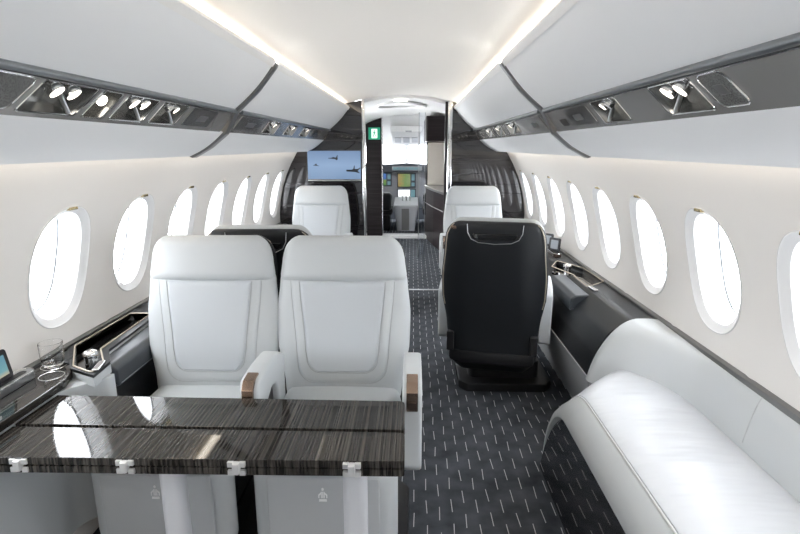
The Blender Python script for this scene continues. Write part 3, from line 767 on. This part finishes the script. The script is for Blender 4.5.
def back(b):
    st = [(1.296, .40), (1.308, .50), (1.322, .575), (1.336, .635), (1.350, .672), (1.365, .682)]
    S = [(-.35, st), (.6, st), (1.6, st), (2.0, [(x - .006, z) for x, z in st]),
         (2.18, [(1.235, .40), (1.255, .50), (1.275, .585), (1.305, .650), (1.335, .680), (1.365, .684)]),
         (2.30, [(1.14, .39), (1.17, .50), (1.215, .60), (1.265, .665), (1.315, .686), (1.365, .686)]),
         (2.40, [(1.055, .375), (1.095, .50), (1.155, .615), (1.225, .678), (1.30, .690), (1.365, .688)]),
         (2.46, [(1.022, .37), (1.062, .50), (1.130, .615), (1.210, .682), (1.29, .694), (1.365, .690)]),
         (2.50, [(1.018, .37), (1.058, .50), (1.125, .615), (1.205, .684), (1.29, .696), (1.365, .690)])]
    fine = [catmull([(x, y, z) for x, z in p], 5) for y, p in S]
    cols = [catmull([f[i] for f in fine], 5) for i in range(len(fine[0]))]
    rs = [[c[j] for c in cols] + [Vector((1.366, cols[0][j].y, .60)), Vector((1.315, cols[0][j].y, .38))] for j in range(len(cols[0]))]
    rings(b, rs)
part('backrest', 'leather', dv, back, ang=60)
part('back_seam', 'leather_grey', dv, lambda b: tube(b, [(1.308, 1.70, .50), (1.3215, 1.70, .575), (1.335, 1.70, .635), (1.349, 1.70, .672), (1.362, 1.70, .682)], .0022, 6))

# ------------------------------------------------------------------ television on the partition
tv = empty('television', (-.735, 5.80, 1.325), 0, 'flat television on the dark partition showing dark aircraft on blue', 'television')
bm = NB(); box(bm, (-.305, -.030, -.172), (.305, 0, .172), .006); build('bezel', bm, 'black_gloss', tv)
bm = NB(); box(bm, (-.290, -.0325, -.140), (.290, -.0300, .165)); scr = build('screen', bm, 'tv', tv)
bm = NB(); box(bm, (-.290, -.034, -.158), (.290, -.030, -.146), .001); build('sound_bar', bm, 'steel', tv)
def jet(pts, cx, cz, sc):
    bm = NB(); prism(bm, [(cx + x * sc, cz + z * sc) for x, z in pts], 'y', -.0335, -.0326); build('aircraft_silhouette', bm, 'jet', scr)
jet([(-1, .1), (-.5, .12), (-.1, .25), (.1, .2), (.35, .15), (.55, .55), (.65, .6), (.62, .1), (.7, -.1), (.45, -.3), (.2, -.12), (-.4, -.05), (-1, .0)], .0, .083, .062)
jet([(-1, -.1), (-.5, .1), (-.05, .45), (.0, .35), (.15, .05), (.9, -.3), (.1, -.2), (-.4, -.15)], -.195, .012, .040)
jet([(-1, -.05), (-.9, .1), (-.2, .1), (.0, .2), (.12, .65), (.2, .7), (.2, .2), (.6, .2), (.95, .4), (1, .3), (.6, -.05), (.95, -.4), (.2, -.2), (-.9, -.15)], .208, -.045, .080)

# ------------------------------------------------------------------ vestibule and flight deck beyond
bm = NB(); prism(bm, ceil_pts(1.3, 1.50, 2.06, 20), 'y', 5.86, 9.06); struct('ceiling_vestibule', bm, 'cockpit_white', ang=60)
lampo = empty('ceiling_lamp', (-.02, 6.75, 2.04), 0, 'oval white rimmed lamp in the arched ceiling just past the partition', 'ceiling lamp')
bm = NB(); tube(bm, [(.30 * math.cos(2 * PI * k / 40), .40 * math.sin(2 * PI * k / 40), cv(.30 * math.cos(2 * PI * k / 40)) - 2.04 - .012) for k in range(40)], .014, 8, True); build('rim', bm, 'white', lampo)
bm = NB(); prism(bm, rrect(.16, .08, .03, 5, .0, -.56), 'z', .0, .008, .002); build('lens', bm, 'lens', lampo)
bm = NB()
box(bm, (-1.26, 5.86, 0), (-1.22, 6.5, 2.0)); box(bm, (-1.26, 7.5, 0), (-1.22, 9.06, 2.0)); struct('wall_entry_left', bm, 'cockpit_white')
bm = NB(); box(bm, (1.22, 5.86, 0), (1.26, 9.06, 2.0)); struct('wall_entry_right', bm, 'wood_c')
# flight deck bulkhead either side of the doorway
bm = NB(); prism(bm, [(-1.22, 0), (-.40, 0), (-.40, 2.02), (-.62, 1.93), (-1.22, 1.6)], 'y', 9.0, 9.06); struct('wall_bulkhead_left', bm, 'wood_c')
bm = NB(); prism(bm, [(1.22, 0), (.46, 0), (.46, 1.98), (.62, 1.93), (1.22, 1.6)], 'y', 9.0, 9.06); struct('wall_bulkhead_right', bm, 'wood_c')
bm = NB(); box(bm, (-.395, 8.80, 0), (.45, 9.05, .05), .01); struct('trim_9', bm, 'white')
bm = NB(); prism(bm, rrect(.02, .09, .006, 3, -.393, 9.02), 'z', 0, 2.0); struct('trim_10', bm, 'chrome')
ex = empty('exit_sign', (-.525, 8.995, 1.75), 0, 'green and white emergency exit sign on the dark panel beside the doorway', 'sign')
bm = NB(); box(bm, (-.098, -.02, -.098), (.098, 0, .098), .004); build('plate', bm, 'green', ex)
bm = NB()
pic = [[(-.045, -.075), (.05, -.075), (.05, .075), (-.045, .075)]]
for p in pic: prism(bm, p, 'y', -.0215, -.020)
pc = build('pictogram', bm, 'sign_white', ex)
bm = NB()   # running figure
prism(bm, [(.01 + .011 * math.cos(2 * PI * k / 10), .05 + .011 * math.sin(2 * PI * k / 10)) for k in range(10)], 'y', -.023, -.0215)
for p in ([(-.012, .035), (.012, .035), (.012, -.005), (-.010, -.008)], [(-.03, .01), (-.012, .035), (-.006, .026), (-.022, .004)], [(.012, .03), (.032, .012), (.028, .006), (.01, .02)], [(-.010, -.006), (.002, -.006), (-.012, -.055), (-.03, -.055)], [(.0, -.004), (.012, -.005), (.034, -.04), (.022, -.048)]):
    prism(bm, p, 'y', -.023, -.0215)
build('running_figure', bm, 'green', pc)

# galley on the aisle's other side
ga = empty('galley_cabinet', (.8, 8.0, 0), 0, 'dark galley cabinet with mirrored niche and curved pale counter beside the doorway', 'cabinet')
gp = fillet([(.34, 8.95), (.45, 8.2), (.62, 7.3), (1.2, 7.3), (1.2, 8.95)], [.03, .3, .1, 0, 0], 6)
part('cabinet_base', 'wood_c', ga, lambda b: prism(b, gp, 'z', 0, .86))
part('counter', 'steel', ga, lambda b: prism(b, [(x - .03, y) for x, y in gp], 'z', .862, .90, .006))
up_ = fillet([(.305, 8.95), (.305, 7.3), (1.2, 7.3), (1.2, 8.95)], [0, .03, 0, 0], 4)
part('cabinet_upper', 'wood_c', ga, lambda b: prism(b, up_, 'z', 1.61, 1.94))
part('niche_back', 'wood_c', ga, lambda b: prism(b, [(.355, 8.98), (.355, 8.87), (1.2, 8.87), (1.2, 8.98)], 'z', .90, 1.61))
part('mirror_panel', 'mirror', ga, lambda b: prism(b, [(.372, 8.862), (.372, 8.872), (.66, 8.872), (.66, 8.862)], 'z', .905, 1.60))
part('drawer_line', 'steel', ga, lambda b: tube(b, [(.585, 7.36, .62), (.42, 8.2, .62), (.32, 8.9, .62)], .003, 6))
gd = empty('glass_divider', (.26, 7.24, 0), 0, 'narrow upright clear glass panel with metal edges beside the galley cabinet', 'glass divider')
part('pane', 'pane', gd, lambda b: box(b, (.212, 7.236, .04), (.285, 7.244, 1.98)))
part('edge_rail', 'steel', gd, lambda b: box(b, (.200, 7.231, .0), (.212, 7.249, 1.98)))
part('edge_rail', 'steel', gd, lambda b: box(b, (.285, 7.231, .0), (.292, 7.249, 1.98)))

# flight deck shell: floor is shared; lining, windscreen opening and posts
bm = NB()
for s in (-1, 1):
    box(bm, (s * 1.12 - .02, 9.06, 0), (s * 1.12 + .02, 11.3, 1.2)); box(bm, (s * 1.05 - .02, 9.06, 1.2), (s * 1.05 + .02, 10.2, 1.95))
struct('wall_flight_deck', bm, 'cockpit_white')
bm = NB(); prism(bm, [(9.06, 2.03), (9.9, 1.88), (10.5, 1.58), (10.5, 1.62), (9.9, 1.93), (9.06, 2.08)], 'x', -1.1, 1.1); struct('ceiling_flight_deck', bm, 'cockpit_white')
bm = NB(); box(bm, (-1.14, 11.26, 0), (1.14, 11.3, 1.15)); struct('wall_nose', bm, 'dash_dark')
for i, (x0, x1) in enumerate(((-.03, .03), (-.95, -.88), (.88, .95))):
    bm = NB(); prism(bm, [(11.26, 1.13), (10.48, 1.60), (10.45, 1.57), (11.22, 1.10)], 'x', x0, x1); struct('trim_%d' % (11 + i), bm, 'cockpit_white')
op = empty('overhead_console', (.0, 10.0, 1.75), 0, 'pale grey overhead switch panel above the windscreen', 'panel')
part('housing', 'cockpit_white', op, lambda b: prism(b, [(9.6, 1.80), (10.45, 1.56), (10.5, 1.62), (9.65, 1.90)], 'x', -.28, .28, .01))
part('placard', 'dash', op, lambda b: box(b, (-.01, 9.57, 1.79), (.10, 9.6, 1.815)))
for x in (-.16, .0, .16):
    part('switch_block', 'dash', op, lambda b: prism(b, [(9.95, 1.694), (10.25, 1.610), (10.25, 1.622), (9.95, 1.706)], 'x', x - .06, x + .06))
fd = empty('instrument_panel', (0, 10.5, 0), 0, 'grey flight deck instrument panel with lit displays under the windscreen', 'instrument panel')
part('glareshield', 'dash_dark', fd, lambda b: prism(b, fillet([(-1.0, 1.13), (-.5, 1.19), (0, 1.225), (.5, 1.19), (1.0, 1.13), (1.0, 1.06), (-1.0, 1.06)], [.02, .2, .2, .2, .02, .02, .02], 5), 'y', 10.25, 10.9, .01))
part('panel_face', 'dash', fd, lambda b: box(b, (-1.05, 10.40, .35), (1.05, 10.9, 1.07), .01))
part('mode_keys', 'dash', fd, lambda b: box(b, (-.28, 10.22, 1.085), (.30, 10.27, 1.165), .008))
for k in range(9): 
    x = -.23 + k * .058
    o = part('key_display', 'cyan', fd, lambda b: box(b, (x - .022, 10.215, 1.10), (x + .022, 10.222, 1.148)))
for x0, x1, z0, z1, m in ((-.66, -.40, .79, 1.02, 'pfd'), (-.165, .075, .765, 1.015, 'mapd'), (.40, .66, .79, 1.02, 'pfd')):
    d = part('display_bezel', 'dash_dark', fd, lambda b: box(b, (x0 - .02, 10.385, z0 - .02), (x1 + .11, 10.405, z1 + .02), .005))
    part('display', m, d, lambda b: box(b, (x0, 10.380, z0), (x1, 10.386, z1)), root=fd)
    part('side_display', 'cyan', d, lambda b: box(b, (x1 + .025, 10.380, z0 + .12), (x1 + .085, 10.386, z1 - .01)), root=fd)
    part('side_display', 'cyan', d, lambda b: box(b, (x1 + .025, 10.380, z0 + .01), (x1 + .085, 10.386, z0 + .08)), root=fd)
d = part('display_bezel', 'dash_dark', fd, lambda b: box(b, (-.19, 10.385, .50), (.19, 10.405, .725), .005))
part('display', 'whited', d, lambda b: box(b, (-.165, 10.380, .53), (.07, 10.386, .705)), root=fd)
part('side_display', 'cyan', d, lambda b: box(b, (.09, 10.380, .53), (.17, 10.386, .705)), root=fd)
pe = empty('centre_pedestal', (0, 9.95, 0), 0, 'light grey control pedestal standing on the flight deck floor', 'pedestal')
part('body', 'dash', pe, lambda b: rings(b, [[(x, y, z) for x, y in rrect(w, .72, .03, 3, 0, 9.98)] for z, w in ((0, .34), (.2, .38), (.40, .44), (.45, .45))]))
part('top_deck', 'leather_grey', pe, lambda b: prism(b, [(9.62, .45), (10.36, .45), (10.36, .56), (9.62, .475)], 'x', -.225, .225, .008))
part('front_plate', 'trim', pe, lambda b: box(b, (-.08, 9.605, .02), (.06, 9.625, .42), .004))
for x in (-.07, .0, .07):
    part('thrust_lever', 'steel', pe, lambda b: (tube(b, [(x, 10.05, .50), (x, 10.0, .60)], .012, 8), box(b, (x - .02, 9.97, .585), (x + .02, 10.03, .615), .006)))
def pilot_seat(x, label):
    t = empty('pilot_seat', (x, 9.85, 0), 0, label, 'pilot seat', 'dark pilot seats')
    bm = NB(); box(bm, (-.2, -.25, .0), (.2, .25, .30), .03); build('base', bm, 'black', t)
    bm = NB(); box(bm, (-.25, -.25, .30), (.25, .3, .42), .04, 3); build('seat_cushion', bm, 'black', t)
    bm = NB(); pillow(bm, lerp_tab([(.35, .22), (.7, .25), (.95, .2)]), .38, .72, .04, .08, lambda a, z: -.30, lambda a, z: -.18, .04, 12, 12); build('backrest', bm, 'black_leather', t)
    return t
pilot_seat(-.50, 'black pilot seat on the television side of the grey pedestal'); pilot_seat(.56, 'black pilot seat on the galley side of the grey pedestal')

# ------------------------------------------------------------------ light
w = bpy.data.worlds.new('World'); SC.world = w; w.use_nodes = True
bg = w.node_tree.nodes['Background']; bg.inputs[0].default_value = (.97, .99, 1, 1); bg.inputs[1].default_value = 10.5

def area(name, loc, rot, sx, sy, e, col=(1, 1, 1), portal=False, spread=0):
    l = bpy.data.lights.new(name, 'AREA'); l.shape = 'RECTANGLE'; l.size = sx; l.size_y = sy; l.energy = e; l.color = col
    if portal: l.cycles.is_portal = True
    if spread: l.spread = math.radians(spread)
    o = bpy.data.objects.new(name, l); COL.objects.link(o); o.location = loc; o.rotation_euler = rot; return o
# light guides in the side windows (portals only steer sampling of the sky)
for s in (-1, 1):
    for y in WY:
        p = wp(s, y, TH0, .13)
        area('window_portal', p, (0, s * PI / 2 + s * -TH0 * 0, 0), .5, .3, 1, portal=True)
# ceiling fittings of the cabin: two rows of warm LED wash lying in the coves, shining onto the ceiling
for s in (-1, 1):
    area('cove_led', (s * .575, (Y0 + 5.7) / 2, 1.950), (0, s * math.radians(78), 0), .02, 5.7 - Y0, 62, (1, .96, .91), spread=120)
    area('wall_wash_led', (s * 1.075, (Y0 + 5.7) / 2, 1.496), (0, s * math.radians(35), 0), .03, 5.7 - Y0, 1.5, (1, .95, .88))

SC.view_settings.view_transform = 'Standard'; SC.view_settings.look = 'None'
SC.cycles.diffuse_bounces = 8; SC.cycles.max_bounces = 16
SC.view_settings.exposure = .55; SC.view_settings.gamma = 1.; SC.view_settings.use_curve_mapping = False

# ------------------------------------------------------------------ camera
cd = bpy.data.cameras.new('camera'); cam = bpy.data.objects.new('camera', cd); COL.objects.link(cam)
F = 520.
cd.sensor_width = 36; cd.lens = F / 800 * 36; cd.clip_start = .05
dx, dy = 13 / F, 120 / F
p = math.atan(dy); psi = math.atan(dx * math.cos(p))
cam.location = (.125, 0, 1.53); cam.rotation_euler = (PI / 2 - p, 0, psi)
SC.camera = cam
